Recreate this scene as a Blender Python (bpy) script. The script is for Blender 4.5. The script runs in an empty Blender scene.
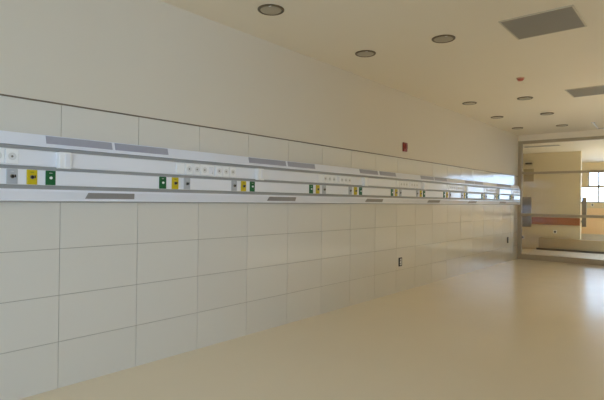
import bpy, bmesh, math, random
from mathutils import Vector, Matrix
random.seed(7)
PI = math.pi
scene = bpy.context.scene
COL = scene.collection

# ------------------------------------------------------------------ helpers
def lin(c):
    out = []
    for v in c:
        v /= 255.0
        out.append(v / 12.92 if v <= 0.04045 else ((v + 0.055) / 1.055) ** 2.4)
    return (out[0], out[1], out[2], 1.0)

def mat(name, rgb, rough=0.5, metal=0.0, spec=0.5, vary=0.0, scale=6.0, bump=0.0, bscale=80.0):
    """principled material with a soft procedural variation and an optional fine bump"""
    m = bpy.data.materials.new(name); m.use_nodes = True
    nt = m.node_tree; b = nt.nodes['Principled BSDF']
    c = lin(rgb)
    b.inputs['Roughness'].default_value = rough
    b.inputs['Metallic'].default_value = metal
    b.inputs['Specular IOR Level'].default_value = spec
    tc = nt.nodes.new('ShaderNodeTexCoord')
    n = nt.nodes.new('ShaderNodeTexNoise'); n.inputs['Scale'].default_value = scale
    n.inputs['Detail'].default_value = 3.0
    nt.links.new(tc.outputs['Object'], n.inputs['Vector'])
    r = nt.nodes.new('ShaderNodeMapRange')
    r.inputs['To Min'].default_value = 1.0 - vary; r.inputs['To Max'].default_value = 1.0 + vary
    nt.links.new(n.outputs['Fac'], r.inputs['Value'])
    v = nt.nodes.new('ShaderNodeVectorMath'); v.operation = 'SCALE'
    v.inputs[0].default_value = c[:3]
    nt.links.new(r.outputs['Result'], v.inputs['Scale'])
    nt.links.new(v.outputs['Vector'], b.inputs['Base Color'])
    if bump:
        n2 = nt.nodes.new('ShaderNodeTexNoise'); n2.inputs['Scale'].default_value = bscale
        nt.links.new(tc.outputs['Object'], n2.inputs['Vector'])
        bp = nt.nodes.new('ShaderNodeBump'); bp.inputs['Strength'].default_value = bump
        bp.inputs['Distance'].default_value = 0.002
        nt.links.new(n2.outputs['Fac'], bp.inputs['Height'])
        nt.links.new(bp.outputs['Normal'], b.inputs['Normal'])
    return m

def glass_mat(name, tint=(0.93, 0.94, 0.92), refl_ior=1.5):
    m = bpy.data.materials.new(name); m.use_nodes = True
    nt = m.node_tree; nt.nodes.clear()
    o = nt.nodes.new('ShaderNodeOutputMaterial')
    t = nt.nodes.new('ShaderNodeBsdfTransparent'); t.inputs['Color'].default_value = (*tint, 1)
    g = nt.nodes.new('ShaderNodeBsdfGlossy'); g.inputs['Roughness'].default_value = 0.0
    f = nt.nodes.new('ShaderNodeFresnel'); f.inputs['IOR'].default_value = refl_ior
    mx = nt.nodes.new('ShaderNodeMixShader')
    nt.links.new(f.outputs['Fac'], mx.inputs['Fac'])
    nt.links.new(t.outputs['BSDF'], mx.inputs[1]); nt.links.new(g.outputs['BSDF'], mx.inputs[2])
    nt.links.new(mx.outputs['Shader'], o.inputs['Surface'])
    return m

def box(bm, x0, x1, y0, y1, z0, z1, mi=0):
    vs = [bm.verts.new(p) for p in ((x0,y0,z0),(x1,y0,z0),(x1,y1,z0),(x0,y1,z0),(x0,y0,z1),(x1,y0,z1),(x1,y1,z1),(x0,y1,z1))]
    for q in ((3,2,1,0),(4,5,6,7),(0,1,5,4),(1,2,6,5),(2,3,7,6),(3,0,4,7)):
        f = bm.faces.new([vs[i] for i in q]); f.material_index = mi
    return vs

def prism_y(bm, prof, y0, y1, mi=0):
    """closed (x, z) outline swept along y"""
    a = [bm.verts.new((x, y0, z)) for x, z in prof]; b = [bm.verts.new((x, y1, z)) for x, z in prof]
    n = len(prof)
    fs = [bm.faces.new(a), bm.faces.new(b[::-1])]
    for i in range(n):
        fs.append(bm.faces.new([a[i], b[i], b[(i+1) % n], a[(i+1) % n]]))
    for f in fs: f.material_index = mi

def lathe(bm, prof, axis, c, seg=32):
    """(r, h) outline turned around an axis through c; axis 'x' or 'z' or 'y'"""
    rings = []
    for r, h in prof:
        ring = []
        for k in range(seg):
            a = 2*PI*k/seg; u, v = r*math.cos(a), r*math.sin(a)
            p = {'z': (u, v, h), 'x': (h, u, v), 'y': (u, h, v)}[axis]
            ring.append(bm.verts.new((c[0]+p[0], c[1]+p[1], c[2]+p[2])))
        rings.append(ring)
    for i in range(len(rings)-1):
        for k in range(seg):
            bm.faces.new([rings[i][k], rings[i][(k+1) % seg], rings[i+1][(k+1) % seg], rings[i+1][k]])
    bm.faces.new(rings[0][::-1]); bm.faces.new(rings[-1])

def link(name, bm, mats, parent=None, bevel=0.0, smooth=False, loc=None):
    bmesh.ops.recalc_face_normals(bm, faces=bm.faces[:])
    me = bpy.data.meshes.new(name); bm.to_mesh(me); bm.free()
    for m in (mats if isinstance(mats, (list, tuple)) else [mats]): me.materials.append(m)
    o = bpy.data.objects.new(name, me); COL.objects.link(o)
    if parent: o.parent = parent
    if loc: o.location = loc
    if smooth:
        for p in me.polygons: p.use_smooth = True
        me.set_sharp_from_angle(angle=math.radians(35))
    if bevel:
        b = o.modifiers.new('bevel', 'BEVEL'); b.width = bevel; b.segments = 2; b.limit_method = 'ANGLE'
    return o

def tag(o, label, cat, group=None):
    o['label'] = label; o['category'] = cat
    if group: o['group'] = group
    return o

def struct(o):
    o['kind'] = 'structure'; return o

def empty(name, loc, label, cat, group=None):
    o = bpy.data.objects.new(name, None); COL.objects.link(o); o.location = loc
    o.empty_display_size = 0.05
    return tag(o, label, cat, group)

def copy_child(o, parent, loc=None):
    c = o.copy(); COL.objects.link(c); c.parent = parent
    if loc is not None: c.location = loc
    for ch in list(o.children): copy_child(ch, c)
    return c

def boxes(name, lst, m, parent=None, bevel=0.0, loc=None):
    bm = bmesh.new()
    for b in lst: box(bm, *b)
    return link(name, bm, m, parent, bevel, False, loc)

# ------------------------------------------------------------------ dimensions (metres)
T = 0.33; W = 0.6076; Y0 = 1.5063            # wall tile height, width and one joint
CEIL = 3.0095; TRIM = 2.0101
XR = 6.6; YB = -4.2; YP = 12.414             # right wall, back wall, glazed partition
YF = 15.5; YW = 20.0                         # far corridor wall, far window wall
CC = 2.86                                    # ceiling beyond the partition
XH0, XH1 = -3.0, 6.75

# ------------------------------------------------------------------ materials
M = {}
M['paint'] = mat('cream_wall_paint', (224, 214, 194), 0.6, spec=0.2, vary=0.015, scale=1.5, bump=0.05, bscale=160)
M['ceil'] = mat('ceiling_paint', (240, 230, 210), 0.75, spec=0.2, vary=0.015, scale=1.2)
M['grout'] = mat('tile_grout', (168, 158, 138), 0.9)
M['trim'] = mat('brown_trim_strip', (124, 108, 86), 0.5)
M['farpaint'] = mat('far_wall_paint', (230, 216, 180), 0.55, vary=0.02)
M['peach'] = mat('peach_paint', (254, 222, 176), 0.6, vary=0.02)
M['white'] = mat('white_plastic', (244, 244, 246), 0.14, spec=0.6, vary=0.01)
M['cover'] = mat('white_aluminium_cover', (240, 241, 246), 0.12, spec=0.65, vary=0.01)
M['strip'] = mat('grey_channel_strip', (168, 166, 160), 0.35, spec=0.5, vary=0.02)
M['lens'] = mat('grey_lamp_lens', (172, 171, 180), 0.4, vary=0.04, scale=30)
M['rlens'] = mat('grey_reading_lens', (150, 146, 142), 0.4, vary=0.04, scale=30)
M['plate'] = mat('socket_plate', (250, 249, 246), 0.16, vary=0.01)
M['shade'] = mat('socket_recess', (226, 224, 219), 0.45)
M['dark'] = mat('dark_opening', (24, 20, 20), 0.6)
M['gasgrey'] = mat('gas_plate_grey', (182, 184, 186), 0.4, vary=0.02)
M['gasyellow'] = mat('gas_plate_yellow', (212, 186, 20), 0.4, vary=0.02)
M['gasgreen'] = mat('gas_plate_green', (16, 98, 50), 0.4, vary=0.02)
M['chrome'] = mat('nozzle_metal', (190, 190, 190), 0.25, metal=0.9)
M['alu'] = mat('anodised_aluminium', (178, 164, 138), 0.55, metal=0.0, vary=0.02)
M['ring'] = mat('downlight_ring', (112, 98, 76), 0.4, metal=0.4)
M['diff'] = mat('downlight_glass', (174, 163, 140), 0.3, vary=0.03, scale=20)
M['vent'] = mat('vent_grey', (152, 147, 138), 0.6, vary=0.02)
M['ventframe'] = mat('vent_frame', (206, 197, 176), 0.6)
M['beacon'] = mat('faded_red_lens', (190, 92, 66), 0.4)
M['beaconbase'] = mat('beacon_base', (206, 160, 132), 0.5)
M['red'] = mat('red_plastic', (142, 46, 24), 0.35)
M['orange'] = mat('orange_bumper', (172, 104, 54), 0.45, vary=0.06, scale=9)
M['steel'] = mat('grey_metal_plate', (138, 130, 114), 0.65, metal=0.0, vary=0.02)
M['plinth'] = mat('beige_plinth', (184, 164, 126), 0.7, vary=0.03)
M['skirt'] = mat('dark_skirting', (88, 74, 54), 0.5)
M['winframe'] = mat('window_frame_paint', (214, 212, 206), 0.5)
M['glass'] = glass_mat('window_glass', (0.97, 0.98, 0.98), 1.45)
M['pglass'] = glass_mat('partition_glass', (0.95, 0.95, 0.93), 1.45)
M['tan'] = mat('dark_cream_panel', (188, 172, 132), 0.6)

def tile_mat():
    m = mat('glazed_wall_tile', (226, 220, 206), 0.14, spec=0.6)
    nt = m.node_tree; b = nt.nodes['Principled BSDF']
    g = nt.nodes.new('ShaderNodeNewGeometry')
    r = nt.nodes.new('ShaderNodeMapRange')
    r.inputs['To Min'].default_value = 0.975; r.inputs['To Max'].default_value = 1.02
    nt.links.new(g.outputs['Random Per Island'], r.inputs['Value'])
    v = nt.nodes.new('ShaderNodeVectorMath'); v.operation = 'SCALE'; v.inputs[0].default_value = lin((226, 220, 206))[:3]
    nt.links.new(r.outputs['Result'], v.inputs['Scale'])
    nt.links.new(v.outputs['Vector'], b.inputs['Base Color'])
    return m
M['tile'] = tile_mat()

def floor_mat():
    m = mat('polished_floor', (248, 234, 208), 0.3, spec=0.06, vary=0.02, scale=0.7)
    nt = m.node_tree; b = nt.nodes['Principled BSDF']
    tc = nt.nodes.new('ShaderNodeTexCoord')
    n = nt.nodes.new('ShaderNodeTexNoise'); n.inputs['Scale'].default_value = 2.2; n.inputs['Detail'].default_value = 4
    nt.links.new(tc.outputs['Object'], n.inputs['Vector'])
    r = nt.nodes.new('ShaderNodeMapRange'); r.inputs['To Min'].default_value = 0.16; r.inputs['To Max'].default_value = 0.26
    nt.links.new(n.outputs['Fac'], r.inputs['Value']); nt.links.new(r.outputs['Result'], b.inputs['Roughness'])
    return m
M['floor'] = floor_mat()

# ------------------------------------------------------------------ the setting
struct(boxes('floor', [(XH0-.1, XH1+.1, YB-.1, YW+.1, -.12, 0)], M['floor']))
RX0, RX1, RYA, RYB, RH = 3.9, 5.8, 7.8, 12.0, .85         # unseen rooflight added for warm bounce, its well hiding sky from the left wall
struct(boxes('ceiling', [(-.15, XR+.15, YB-.1, RYA, CEIL, CEIL+.12), (-.15, XR+.15, RYB, YP+.05, CEIL, CEIL+.12),
                         (-.15, RX0, RYA, RYB, CEIL, CEIL+.12), (RX1, XR+.15, RYA, RYB, CEIL, CEIL+.12),
                         (RX0-.1, RX0, RYA-.1, RYB+.1, CEIL+.12, CEIL+RH), (RX1, RX1+.1, RYA-.1, RYB+.1, CEIL+.12, CEIL+RH),
                         (RX0, RX1, RYA-.1, RYA, CEIL+.12, CEIL+RH), (RX0, RX1, RYB, RYB+.1, CEIL+.12, CEIL+RH)], M['ceil']))
ml = struct(boxes('added_rooflight', [(RX0, RX1, RYA+k*1.2-.03, RYA+k*1.2+.03, CEIL+RH-.06, CEIL+RH) for k in range(1, 4)]+[(RX0, RX0+.05, RYA, RYB, CEIL+RH-.06, CEIL+RH), (RX1-.05, RX1, RYA, RYB, CEIL+RH-.06, CEIL+RH)], M['winframe']))
boxes('window_pane', [(RX0, RX1, RYA, RYB, CEIL+RH-.02, CEIL+RH-.014)], M['glass'], ml)
SX0, SX1, SY0, SY1 = 2.2, 5.6, 13.2, 19.3                  # unseen rooflight added to brighten the hall beyond the corridor
struct(boxes('ceiling', [(XH0-.1, XH1+.1, YP+.05, SY0, CC, CC+.12), (XH0-.1, XH1+.1, SY1, YW+.1, CC, CC+.12),
                         (XH0-.1, SX0, SY0, SY1, CC, CC+.12), (SX1, XH1+.1, SY0, SY1, CC, CC+.12)], M['ceil']))

# left wall: glazed tiles up to the trim, paint above
bm = bmesh.new()
box(bm, -.15, -.006, YB, YP+.05, 0, CEIL, 0)
box(bm, -.008, 0, YB, YP+.05, TRIM+.004, CEIL, 2)
G = 0.0020
c0 = math.floor((YB-Y0)/W); c1 = math.ceil((YP-Y0)/W)
for c in range(c0, c1):
    a = max(Y0+c*W+G, YB); b_ = min(Y0+(c+1)*W-G, YP+.05)
    for k in range(6):
        z0 = k*T+(G if k else 0); z1 = (k+1)*T-G if k < 5 else TRIM
        d = [random.uniform(-.0004, .0004) for _ in range(4)]
        vs = box(bm, -.008, 0, a, b_, z0, z1, 1)
        for v in vs:
            if v.co.x > -.004:
                v.co.x += d[(v.co.y > (a+b_)/2)*2+(v.co.z > (z0+z1)/2)]
struct(link('wall_left', bm, [M['grout'], M['tile'], M['paint']]))
struct(boxes('trim_1', [(-.004, .005, YB, YP, TRIM, TRIM+.011)], M['trim'], None, .001))

# right wall with a long window, back wall behind the camera
WY0, WY1, WZ0, WZ1 = -3.9, -.35, 0.3, 2.5
struct(boxes('wall_right', [(XR, XR+.15, YB, WY0, 0, CEIL), (XR, XR+.15, WY1, YP+.05, 0, CEIL),
                            (XR, XR+.15, WY0, WY1, 0, WZ0), (XR, XR+.15, WY0, WY1, WZ1, CEIL)], M['paint']))
BX0, BX1, BZ0, BZ1 = 3.6, 6.4, .3, 2.8
struct(boxes('wall_back', [(-.15, BX0, YB-.15, YB, 0, CEIL), (BX1, XR+.15, YB-.15, YB, 0, CEIL),
                           (BX0, BX1, YB-.15, YB, 0, BZ0), (BX0, BX1, YB-.15, YB, BZ1, CEIL)], M['paint']))
def window(name, axis, pos, a0, a1, z0, z1, mullions, bars, fw=.05, d=.06):
    """frame with mullions (at along-positions) and bars (at heights) plus one pane"""
    def bx(p, q, r, s):
        return (pos-d/2, pos+d/2, p, q, r, s) if axis == 'x' else (p, q, pos-d/2, pos+d/2, r, s)
    L = [bx(a0, a0+fw, z0, z1), bx(a1-fw, a1, z0, z1), bx(a0, a1, z0, z0+fw), bx(a0, a1, z1-fw, z1)]
    L += [bx(p-fw/2, p+fw/2, z0, z1) for p in mullions] + [bx(a0, a1, p-fw/2, p+fw/2) for p in bars]
    w = struct(boxes(name, L, M['winframe']))
    g = boxes('window_pane', [(pos-.003, pos+.003, a0+.02, a1-.02, z0+.02, z1-.02) if axis == 'x' else (a0+.02, a1-.02, pos-.003, pos+.003, z0+.02, z1-.02)], M['glass'], w)
    return w
window('window_1', 'x', XR+.08, WY0, WY1, WZ0, WZ1, [-2.72, -1.54], [2.0])
window('window_5', 'y', YB-.08, BX0, BX1, BZ0, BZ1, [4.6, 5.5], [2.0])

# header above the glazed partition, joining both ceilings
struct(boxes('trim_2', [(-.15, XR+.15, YP-.05, YP+.08, 2.872, CEIL)], M['ceil']))
struct(boxes('wall_left', [(XH0-.1, -.15, YP-.1, YP+.05, 0, CC)], M['farpaint']))

# corridor beyond: far wall with an open end, side walls, window wall
struct(boxes('wall_far', [(XH0, .80, YF, YF+.18, 0, CC)], M['farpaint']))
struct(boxes('wall_left', [(XH0-.15, XH0, YP-.1, YW, 0, CC)], M['farpaint']))
XW0 = -.45
bm = bmesh.new()
for b_ in [(XH0, XH1, YW, YW+.2, 0, .28, 1), (XH0, XH1, YW, YW+.2, .28, 1.22, 2), (XH0, XH1, YW, YW+.2, 1.22, 1.41, 0),  # lowest band's pale colour paints in the sunlit strip at the base
           (XH0, XW0, YW, YW+.2, 1.41, CC, 0), (5.2, XH1, YW, YW+.2, 1.41, CC, 0), (XW0, 5.2, YW, YW+.2, 2.56, CC, 0),
           (XW0, .235, YW, YW+.2, 2.0, 2.56, 0)]:
    box(bm, *b_[:6], b_[6])
struct(link('wall_far', bm, [M['farpaint'], M['winframe'], M['peach']]))
rl = struct(boxes('added_hall_rooflight', [(SX0, SX1, SY0+k*1.15, SY0+k*1.15+.05, CC+.06, CC+.12) for k in range(6)]+[(SX0, SX0+.05, SY0, SY1, CC+.06, CC+.12), (SX1-.05, SX1, SY0, SY1, CC+.06, CC+.12)], M['winframe']))
boxes('window_pane', [(SX0, SX1, SY0, SY1, CC+.10, CC+.106)], M['glass'], rl)
window('window_2', 'y', YW+.1, XW0, 5.2, 1.41, 2.0, [.57+k*.92 for k in range(5)], [], .045)
window('window_3', 'y', YW+.1, .235, 5.2, 2.0, 2.56, [.57+k*.92 for k in range(5)], [], .045)
struct(boxes('wall_right', [(XH1, XH1+.15, YP-.05, YW+.1, 0, CC)], M['farpaint']))
struct(boxes('baseboard_far', [(-.25, 6.2, YF-.14, YF, .05, .345)], M['plinth'], None, .006))
struct(boxes('baseboard_far', [(-.30, 6.2, YF-.17, YF-.12, 0, .055)], M['skirt']))

# ------------------------------------------------------------------ glazed partition
pt = empty('glass_partition', (0, YP, 0), 'floor to ceiling glazed partition with grey aluminium frame at the far end of the tiled wall', 'partition')
D = .05
def fr(name, *b): return boxes(name, [b], M['alu'], pt, .004)
fr('post', 0, .085, -D, D, 0, 2.87)
for px in (2.30, 4.45): fr('post', px, px+.07, -D, D, .13, 2.80)
fr('post', XR-.085, XR, -D, D, 0, 2.87)
xs = [(.085, 2.30), (2.37, 4.45), (4.52, XR-.085)]
fr('top_rail', .085, XR-.085, -D, D, 2.80, 2.87)
fr('bottom_rail', .085, XR-.085, -D, D, .035, .13)
boxes('floor_track', [(.085, XR-.085, -D+.012, D-.012, 0, .035)], M['alu'], pt)
for a, b_ in xs:
    fr('transom', a, b_, -D*.9, D*.9, 2.062, 2.118)
    fr('transom', a, b_, -D*.9, D*.9, 1.048, 1.112)
    for z0, z1 in ((.13, 1.048), (1.112, 2.062), (2.118, 2.80)):
        boxes('glass_pane', [(a, b_, -.004, .004, z0, z1)], M['pglass'], pt)

# ------------------------------------------------------------------ hospital bed-head console along the wall
RY0, RY1 = -.35, 12.235
rail = empty('bedhead_console', (0, 6, 0), 'long white medical bedhead console with sockets and gas outlets running along the tiled wall', 'console')
def P(name, prof, m, y0=RY0, y1=RY1, bevel=0.0):
    bm = bmesh.new(); prism_y(bm, prof, y0-6, y1-6)
    return link(name, bm, m, rail, bevel)
P('top_cover', [(.002, 1.776), (.058, 1.777), (.078, 1.704), (.078, 1.694), (.002, 1.692)], M['cover'])
P('channel_strip', [(.002, 1.692), (.058, 1.692), (.062, 1.667), (.002, 1.667)], M['strip'])
P('socket_band', [(.002, 1.667), (.080, 1.667), (.086, 1.660), (.086, 1.566), (.080, 1.560), (.002, 1.560)], M['white'])
P('channel_strip', [(.002, 1.560), (.066, 1.560), (.070, 1.536), (.002, 1.536)], M['strip'])
P('gas_band', [(.002, 1.536), (.088, 1.536), (.092, 1.530), (.092, 1.440), (.088, 1.435), (.002, 1.435)], M['white'])
P('channel_strip', [(.002, 1.435), (.074, 1.435), (.084, 1.407), (.002, 1.407)], M['strip'])
P('bottom_cover', [(.002, 1.407), (.092, 1.407), (.092, 1.392), (.060, 1.338), (.060, 1.331), (.050, 1.327), (.002, 1.327)], M['cover'])
P('bottom_edge', [(.002, 1.327), (.030, 1.327), (.024, 1.319), (.002, 1.319)], M['strip'])
boxes('end_cap', [(.002, .094, RY1-6, RY1-6+.012, 1.322, 1.70)], M['white'], rail, .004)
# uplight lenses on the sloping top, reading-light lenses on the underside slope
def slope_slab(name, y0, y1, pa, pb, t0, t1, th, m, skew=0.0):
    pa, pb = Vector(pa), Vector(pb); d = pb-pa; n = Vector((-d.y, d.x)).normalized()
    if n.x < 0: n = -n
    a, b_ = pa+d*t0, pa+d*t1
    bm = bmesh.new()
    def q(p, s): return (p+n*s)
    A = [(q(a, -.002), y0-6+skew, y1-6-skew), (q(a, th), y0-6+skew, y1-6-skew), (q(b_, th), y0-6, y1-6), (q(b_, -.002), y0-6, y1-6)]
    L = [bm.verts.new((p.x, u, p.y)) for p, u, w in A]; Rr = [bm.verts.new((p.x, w, p.y)) for p, u, w in A]
    bm.faces.new(L); bm.faces.new(Rr[::-1])
    for i in range(4): bm.faces.new([L[i], Rr[i], Rr[(i+1) % 4], L[(i+1) % 4]])
    o = link(name, bm, m, rail); o['label'] = 'grey lamp lens'
    return o
UP = [(-.52, -.05), (-.03, .44), (1.378, 1.852), (1.876, 2.345), (3.273, 3.816), (3.848, 4.314), (5.251, 5.699), (5.751, 6.198), (6.996, 7.469), (7.507, 7.99),
      (8.82, 9.28), (9.31, 9.77), (10.62, 11.08), (11.11, 11.57)]
for a, b_ in UP[1:]: slope_slab('uplight_lens', a, b_, (.058, 1.777), (.078, 1.704), .08, .80, .003, M['lens'])
for a, b_ in [(1.652, 2.041), (3.537, 3.976), (5.39, 5.826), (7.24, 7.698), (8.98, 9.40), (10.78, 11.2)]:
    slope_slab('reading_light_lens', a, b_, (.092, 1.392), (.060, 1.338), .04, .80, .003, M['rlens'], .012)

# gas outlets
def gas(kind, y):
    m = {'grey': 'gasgrey', 'yellow': 'gasyellow', 'green': 'gasgreen'}[kind]
    bm = bmesh.new(); box(bm, 0, .009, -.0325, .0325, -.049, .049)
    o = link('gas_outlet', bm, M[m], rail, .003, False, (.091, y-6, 1.4855)); o['label'] = '%s medical gas outlet' % kind
    if kind == 'green':
        bm = bmesh.new(); lathe(bm, [(.0095, .008), (.0095, .016), (.007, .018)], 'x', (0, 0, 0), 20); link('nozzle', bm, M['plate'], o, 0, True)
    else:
        bm = bmesh.new(); lathe(bm, [(.0135, .008), (.0135, .014), (.0105, .018), (.0105, .016)], 'x', (0, 0, 0), 20); link('nozzle', bm, M['steel'], o, 0, True)
        bm = bmesh.new(); lathe(bm, [(.0095, .016), (.0095, .0175), (.002, .0185)], 'x', (0, 0, 0), 16); link('nozzle_opening', bm, M['dark'], o, 0, True)
        boxes('catch', [(.0085, .0125, .015, .021, -.006, .012)], M['dark'], o)
    boxes('marking', [(.0085, .0094, -.010, .010, .031, .034)], M['plate'] if kind == 'green' else M['shade'] if kind == 'grey' else M['gasgreen'], o)
    return o
proto = {k: gas(k, y) for k, y in (('grey', 1.162), ('yellow', 1.281), ('green', 1.399))}
GAS = []
for c, off in ((.89, (None,)), (2.79, ()), (4.728, ()), (6.56, ()), (8.345, ()), (10.16, ()), (11.97, ())):
    ys = [('green', c-.51), ('yellow', c-.39), ('grey', c-.27), ('grey', c+.27), ('yellow', c+.39), ('green', c+.507)]
    if off: ys = []
    GAS += [q for q in ys if q[1] < RY1-.06]
for k, y in GAS: copy_child(proto[k], rail, (.091, y-6, 1.4855))
# socket modules
def socket(y):
    bm = bmesh.new(); box(bm, 0, .016, -.0375, .0375, -.047, .047)
    o = link('socket', bm, M['plate'], rail, .003, False, (.085, y-6, 1.6135))
    bm = bmesh.new(); lathe(bm, [(.024, .014), (.024, .0185), (.0215, .0185), (.020, .0165)], 'x', (0, 0, 0), 24)
    link('socket_face', bm, M['shade'], o, 0, True)
    bm = bmesh.new(); lathe(bm, [(.007, .0165), (.007, .0172), (.004, .0174)], 'x', (0, 0, 0), 16); link('contact_recess', bm, M['steel'], o)
    return o
def rocker(y):
    bm = bmesh.new(); box(bm, 0, .016, -.0375, .0375, -.047, .047)
    o = link('switch_module', bm, M['plate'], rail, .003, False, (.085, y-6, 1.6135))
    bm = bmesh.new(); prism_y(bm, [(.014, -.030), (.018, -.030), (.030, .030), (.014, .030)], -.018, .018)
    link('rocker', bm, M['white'], o, .002)
    boxes('rocker_gap', [(.015, .0168, .0185, .0225, -.031, .031)], M['steel'], o)
    return o
def plate(y):
    bm = bmesh.new(); box(bm, 0, .048, -.042, .042, -.062, .052)
    o = link('call_station', bm, M['plate'], rail, .005, False, (.085, y-6, 1.6135)); o['label'] = 'raised white call box'
    boxes('faceplate', [(.047, .051, -.002, .032, -.046, .040)], M['white'], o, .001)
    return o
s0 = socket(1.160); w0 = rocker(2.775); p0 = plate(1.480)
copy_child(s0, rail, (.085, 1.077-6, 1.6135))
for c in (2.79, 4.728, 6.56, 8.345, 10.16, 11.97):
    for k in range(7):
        y = c-.25+.083*k
        if y > RY1-.06: continue
        if k == 3:
            if c != 2.79: copy_child(w0, rail, (.085, y-6, 1.6135))
        else: copy_child(s0, rail, (.085, y-6, 1.6135))
    boxes('blank_module', [(.085, .095, c-.375-6, c-.295-6, 1.567, 1.660)], M['plate'], rail, .003)
    if c < 11: copy_child(p0, rail, (.085, c+.595-6 if c < 6 else c+.47-6, 1.6135))

# ------------------------------------------------------------------ ceiling fittings
def downlight(x, y, label):
    o = empty('downlight', (x, y, CEIL), label, 'ceiling light', 'recessed downlights in the ceiling')
    return o
DL = [(.602, 3.005, 'round recessed downlight nearest the camera, close above the long wall'),
      (.582, 4.553, 'second nearest round downlight in the row along the long wall'),
      (.496, 7.877, 'round downlight third along the wall row, left of the small red ceiling beacon'),
      (.428, 9.467, 'round downlight fourth along the wall row, before the last one'),
      (.337, 11.106, 'furthest round downlight of the wall row, just before the glazed partition'),
      (1.465, 4.621, 'large round downlight left of the nearer grey ceiling vent'),
      (1.325, 8.013, 'round downlight just beyond the small red ceiling beacon'),
      (1.27, 9.625, 'third round downlight of the right row, beyond the beacon and left of the farther vent'),
      (1.185, 11.25, 'furthest downlight of the right row, above the top bar of the partition')]
d0 = None
for x, y, lb in DL:
    o = downlight(x, y, lb)
    if d0 is None:
        bm = bmesh.new()
        lathe(bm, [(.116, 0), (.116, -.006), (.108, -.012), (.095, -.010), (.091, -.002)], 'z', (0, 0, 0), 48)
        r_ = link('trim_ring', bm, M['ring'], o, 0, True)
        bm = bmesh.new(); lathe(bm, [(.092, -.009), (.088, -.0105), (.06, -.0112)], 'z', (0, 0, 0), 40)
        g_ = link('lamp_glass', bm, M['diff'], o, 0, True)
        bm = bmesh.new(); box(bm, -.012, .012, -.008, .004, -.0128, -.0095)
        bmesh.ops.translate(bm, verts=bm.verts[:], vec=(.062, -.074, 0))
        c_ = link('white_tab', bm, M['white'], o)  # small white block near the rim of the glass
        d0 = o
    else:
        for ch in (r_, g_, c_): copy_child(ch, o)

VENTS = [(2.35, 4.79, 'square grey louvred ceiling vent nearest the camera'), (2.235, 8.07, 'farther grey louvred ceiling vent near the right edge of the ceiling')]
v0 = None
for x, y, lb in VENTS:
    o = empty('ceiling_vent', (x, y, CEIL), lb, 'vent', 'grey ceiling vents')
    if v0 is None:
        h = .288; bm = bmesh.new()
        for b_ in ((-h-.016, h+.016, -h-.016, -h), (-h-.016, h+.016, h, h+.016), (-h-.016, -h, -h, h), (h, h+.016, -h, h)):
            box(bm, *b_, -.010, 0)
        f_ = link('frame', bm, M['ventframe'], o, .002)
        b0 = boxes('backing', [(-h, h, -h, h, -.002, 0)], M['dark'], o)
        bm = bmesh.new()
        n = 20
        for k in range(n):
            yy = -h+(k+.5)*2*h/n
            vs = box(bm, -h, h, yy-.0135, yy+.0135, -.0075, -.006)
            bmesh.ops.rotate(bm, verts=vs, cent=(0, yy, -.0065), matrix=Matrix.Rotation(-.14, 3, 'X'))
        s_ = link('louvres', bm, M['vent'], o)
        v0 = o
    else:
        for ch in (f_, b0, s_): copy_child(ch, o)

o = empty('ceiling_beacon', (1.623, 6.699, CEIL), 'small red alarm beacon on a pale round base on the ceiling', 'alarm')
bm = bmesh.new(); lathe(bm, [(.050, 0), (.050, -.010), (.044, -.014)], 'z', (0, 0, 0), 32); link('base', bm, M['beaconbase'], o, 0, True)
bm = bmesh.new(); lathe(bm, [(.040, -.014), (.038, -.026), (.028, -.037), (.010, -.041)], 'z', (0, 0, 0), 32); link('lens', bm, M['beacon'], o, 0, True)

o = empty('ceiling_bracket', (1.755, 11.216, CEIL), 'small white angled bracket hanging from the ceiling before the glazed partition', 'bracket')
boxes('mounting_plate', [(-.035, .035, -.035, .035, -.006, 0)], M['white'], o)
bm = bmesh.new(); vs = box(bm, -.014, .014, -.014, .014, -.16, 0)
bmesh.ops.rotate(bm, verts=vs, cent=(0, 0, 0), matrix=Matrix.Rotation(-.62, 3, 'Y'))
link('arm', bm, M['white'], o, .003)
boxes('rod', [(.085, .42, -.005, .005, -.135, -.125)], M['strip'], o)

# ------------------------------------------------------------------ wall fittings
o = empty('fire_alarm', (0, 6.57, 2.185), 'red fire alarm box high on the cream wall just above the brown trim line', 'fire alarm')
boxes('base', [(0, .028, -.058, .058, -.068, .068)], M['red'], o, .006)
bm = bmesh.new(); box(bm, .027, .046, -.032, .032, -.030, .044); link('lens', bm, M['red'], o, .008)
def outlet(loc, label, rotz=0, holder='dark'):
    o = empty('wall_outlet', loc, label, 'outlet', 'low wall outlets'); o.rotation_euler.z = rotz
    bm = bmesh.new()
    for b_ in ((-.044, .044, .050, .064), (-.044, .044, -.064, -.050), (-.044, -.024, -.05, .05), (.034, .044, -.05, .05)): box(bm, 0, .012, *b_)
    link('cover_frame', bm, M['dark'], o, .002)
    boxes('insert', [(0, .008, -.024, .034, -.05, .05)], M['shade'], o)
    for a in (.012, -.036): boxes('contact_slot', [(.007, .009, -.004, .008, a, a+.02)], M['dark'], o)
    return o
outlet((0, 6.483, .452), 'open wall outlet with dark frame low on the tiled wall, the nearer one')
outlet((0, 11.62, .50), 'dark wall outlet low on the tiled wall beside the glazed partition')
def wall_socket(loc, label):
    o = empty('wall_socket', loc, label, 'outlet', 'sockets seen through the partition')
    boxes('cover_plate', [(-.05, .05, -.008, 0, -.05, .05)], M['plate'], o, .002)
    bm = bmesh.new(); lathe(bm, [(.030, -.0075), (.030, -.0105), (.026, -.012)], 'y', (0, 0, 0), 20); link('socket_face', bm, M['dark'], o, 0, True)
    return o
wall_socket((.158, YF, .54), 'round dark socket on a pale plate below the orange bumper rail')
wall_socket((-.73, YF, .33), 'dark socket low beside the left post of the glazed partition')
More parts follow.
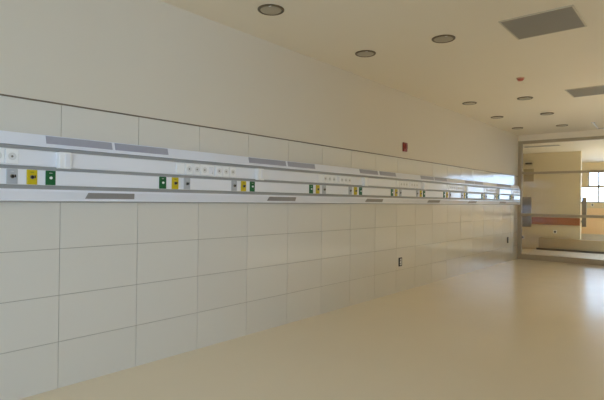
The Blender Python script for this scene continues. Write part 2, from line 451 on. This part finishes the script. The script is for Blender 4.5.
wall_socket((.40, YW, 1.335), 'tiny dark socket under the sill of the far bright windows')

o = empty('bumper_rail', (0, YF, .85), 'orange bumper rail along the far wall behind the partition', 'rail')
boxes('rail', [(-.47, .80, -.045, -.012, -.105, .105)], M['orange'], o, .008)
boxes('bracket', [(-.40, -.34, -.013, 0, -.06, .06)], M['steel'], o); boxes('bracket', [(.60, .66, -.013, 0, -.06, .06)], M['steel'], o)
o = empty('metal_plate', (-.66, YF, 1.1), 'tall grey metal plate on the far wall left of the orange bumper rail', 'plate')
boxes('panel', [(-.17, .17, -.022, .004, -.45, .45)], M['steel'], o, .003)
boxes('edge_strip', [(.155, .172, -.026, -.002, -.45, .45)], M['alu'], o)
o = empty('metal_plate', (.80, YF+.09, 1.13), 'narrow grey metal plate fixed to the open end of the far wall', 'plate')
boxes('panel', [(.03, .135, -.03, .03, -.42, .42)], M['steel'], o, .003)
for a in (-.3, .24): boxes('bracket', [(-.004, .03, -.02, .02, a, a+.06)], M['alu'], o)
o = empty('access_panel', (-.575, YF, 2.21), 'square darker cream access panel high on the far wall beside the partition post', 'panel')
boxes('door', [(-.14, .14, -.012, .004, -.19, .19)], M['tan'], o, .002)
boxes('rim', [(-.15, .15, -.006, 0, -.2, .2)], M['farpaint'], o)
o = empty('wall_lamp', (-.575, YF, 2.563), 'small dark oval lamp above the square panel on the far wall', 'lamp')
boxes('housing', [(-.10, .10, -.05, 0, -.026, .026)], M['ring'], o, .02)
boxes('cover', [(-.085, .085, -.056, -.045, -.016, .016)], M['skirt'], o, .004)
o = empty('slot_diffuser', (.2, 13.62, CC), 'long narrow air slot in the ceiling just beyond the partition', 'vent')
boxes('frame', [(-.42, .46, -.13, .13, -.008, 0)], M['ventframe'], o, .002)
for a in (-.09, .02): boxes('slot', [(-.40, .44, a, a+.07, -.0095, -.006)], M['vent'], o)

# ------------------------------------------------------------------ daylight
w = bpy.data.worlds.new('overcast_sky'); scene.world = w; w.use_nodes = True
bg = w.node_tree.nodes['Background']; bg.inputs['Color'].default_value = (.475, .67, 1.0, 1); bg.inputs['Strength'].default_value = 10.0
def portal(name, loc, rot, sx, sy):
    l = bpy.data.lights.new(name, 'AREA'); l.shape = 'RECTANGLE'; l.size = sx; l.size_y = sy
    l.cycles.is_portal = True
    o = bpy.data.objects.new(name, l); COL.objects.link(o); o.location = loc; o.rotation_euler = rot
portal('window_daylight', (XR+.14, (WY0+WY1)/2, (WZ0+WZ1)/2), (0, PI/2, 0), WZ1-WZ0, WY1-WY0)
portal('window_daylight', (2.375, YW+.19, 1.985), (-PI/2, 0, 0), 5.65, 1.15)
portal('window_daylight', ((BX0+BX1)/2, YB-.14, (BZ0+BZ1)/2), (PI/2, 0, 0), BX1-BX0, BZ1-BZ0)
portal('added_rooflight_daylight', ((RX0+RX1)/2, (RYA+RYB)/2, CEIL+RH+.02), (0, 0, 0), RX1-RX0, RYB-RYA)  # sky portal for the added rooflight over the room
portal('added_rooflight_daylight', ((SX0+SX1)/2, (SY0+SY1)/2, CC+.13), (0, 0, 0), SX1-SX0, SY1-SY0)  # sky portal for the added rooflight over the hall

sun = bpy.data.lights.new('sun', 'SUN'); sun.energy = 5.5; sun.color = (1.0, .80, .42); sun.angle = .02
so = bpy.data.objects.new('sun', sun); COL.objects.link(so)
so.rotation_euler = Vector((-.10, -.22, -1)).to_track_quat('-Z', 'Y').to_euler()

# ------------------------------------------------------------------ camera
f = 480.0; yaw = .69818; pitch = .00178; roll = .0123
fw = Vector((-math.sin(yaw)*math.cos(pitch), math.cos(yaw)*math.cos(pitch), math.sin(pitch)))
rt = Vector((math.cos(yaw), math.sin(yaw), 0)); up = rt.cross(fw)
R = rt*math.cos(roll)+up*math.sin(roll); U = -rt*math.sin(roll)+up*math.cos(roll)
cam = bpy.data.cameras.new('camera'); cam.sensor_width = 36; cam.lens = f/604*36; cam.clip_start = .05
co = bpy.data.objects.new('camera', cam); COL.objects.link(co)
mw = Matrix((R, U, -fw)).transposed().to_4x4(); mw.translation = Vector((10.61307*T, 0, 4.09352*T))
co.matrix_world = mw
scene.camera = co

vs_ = scene.view_settings
vs_.view_transform = 'Standard'; vs_.look = 'None'; vs_.gamma = 1; vs_.exposure = -0.06; vs_.use_curve_mapping = False
cy = scene.cycles
cy.use_denoising = True; cy.max_bounces = 12; cy.diffuse_bounces = 8; cy.glossy_bounces = 4; cy.transparent_max_bounces = 12
cy.sample_clamp_indirect = 6.0; cy.caustics_reflective = False; cy.caustics_refractive = False
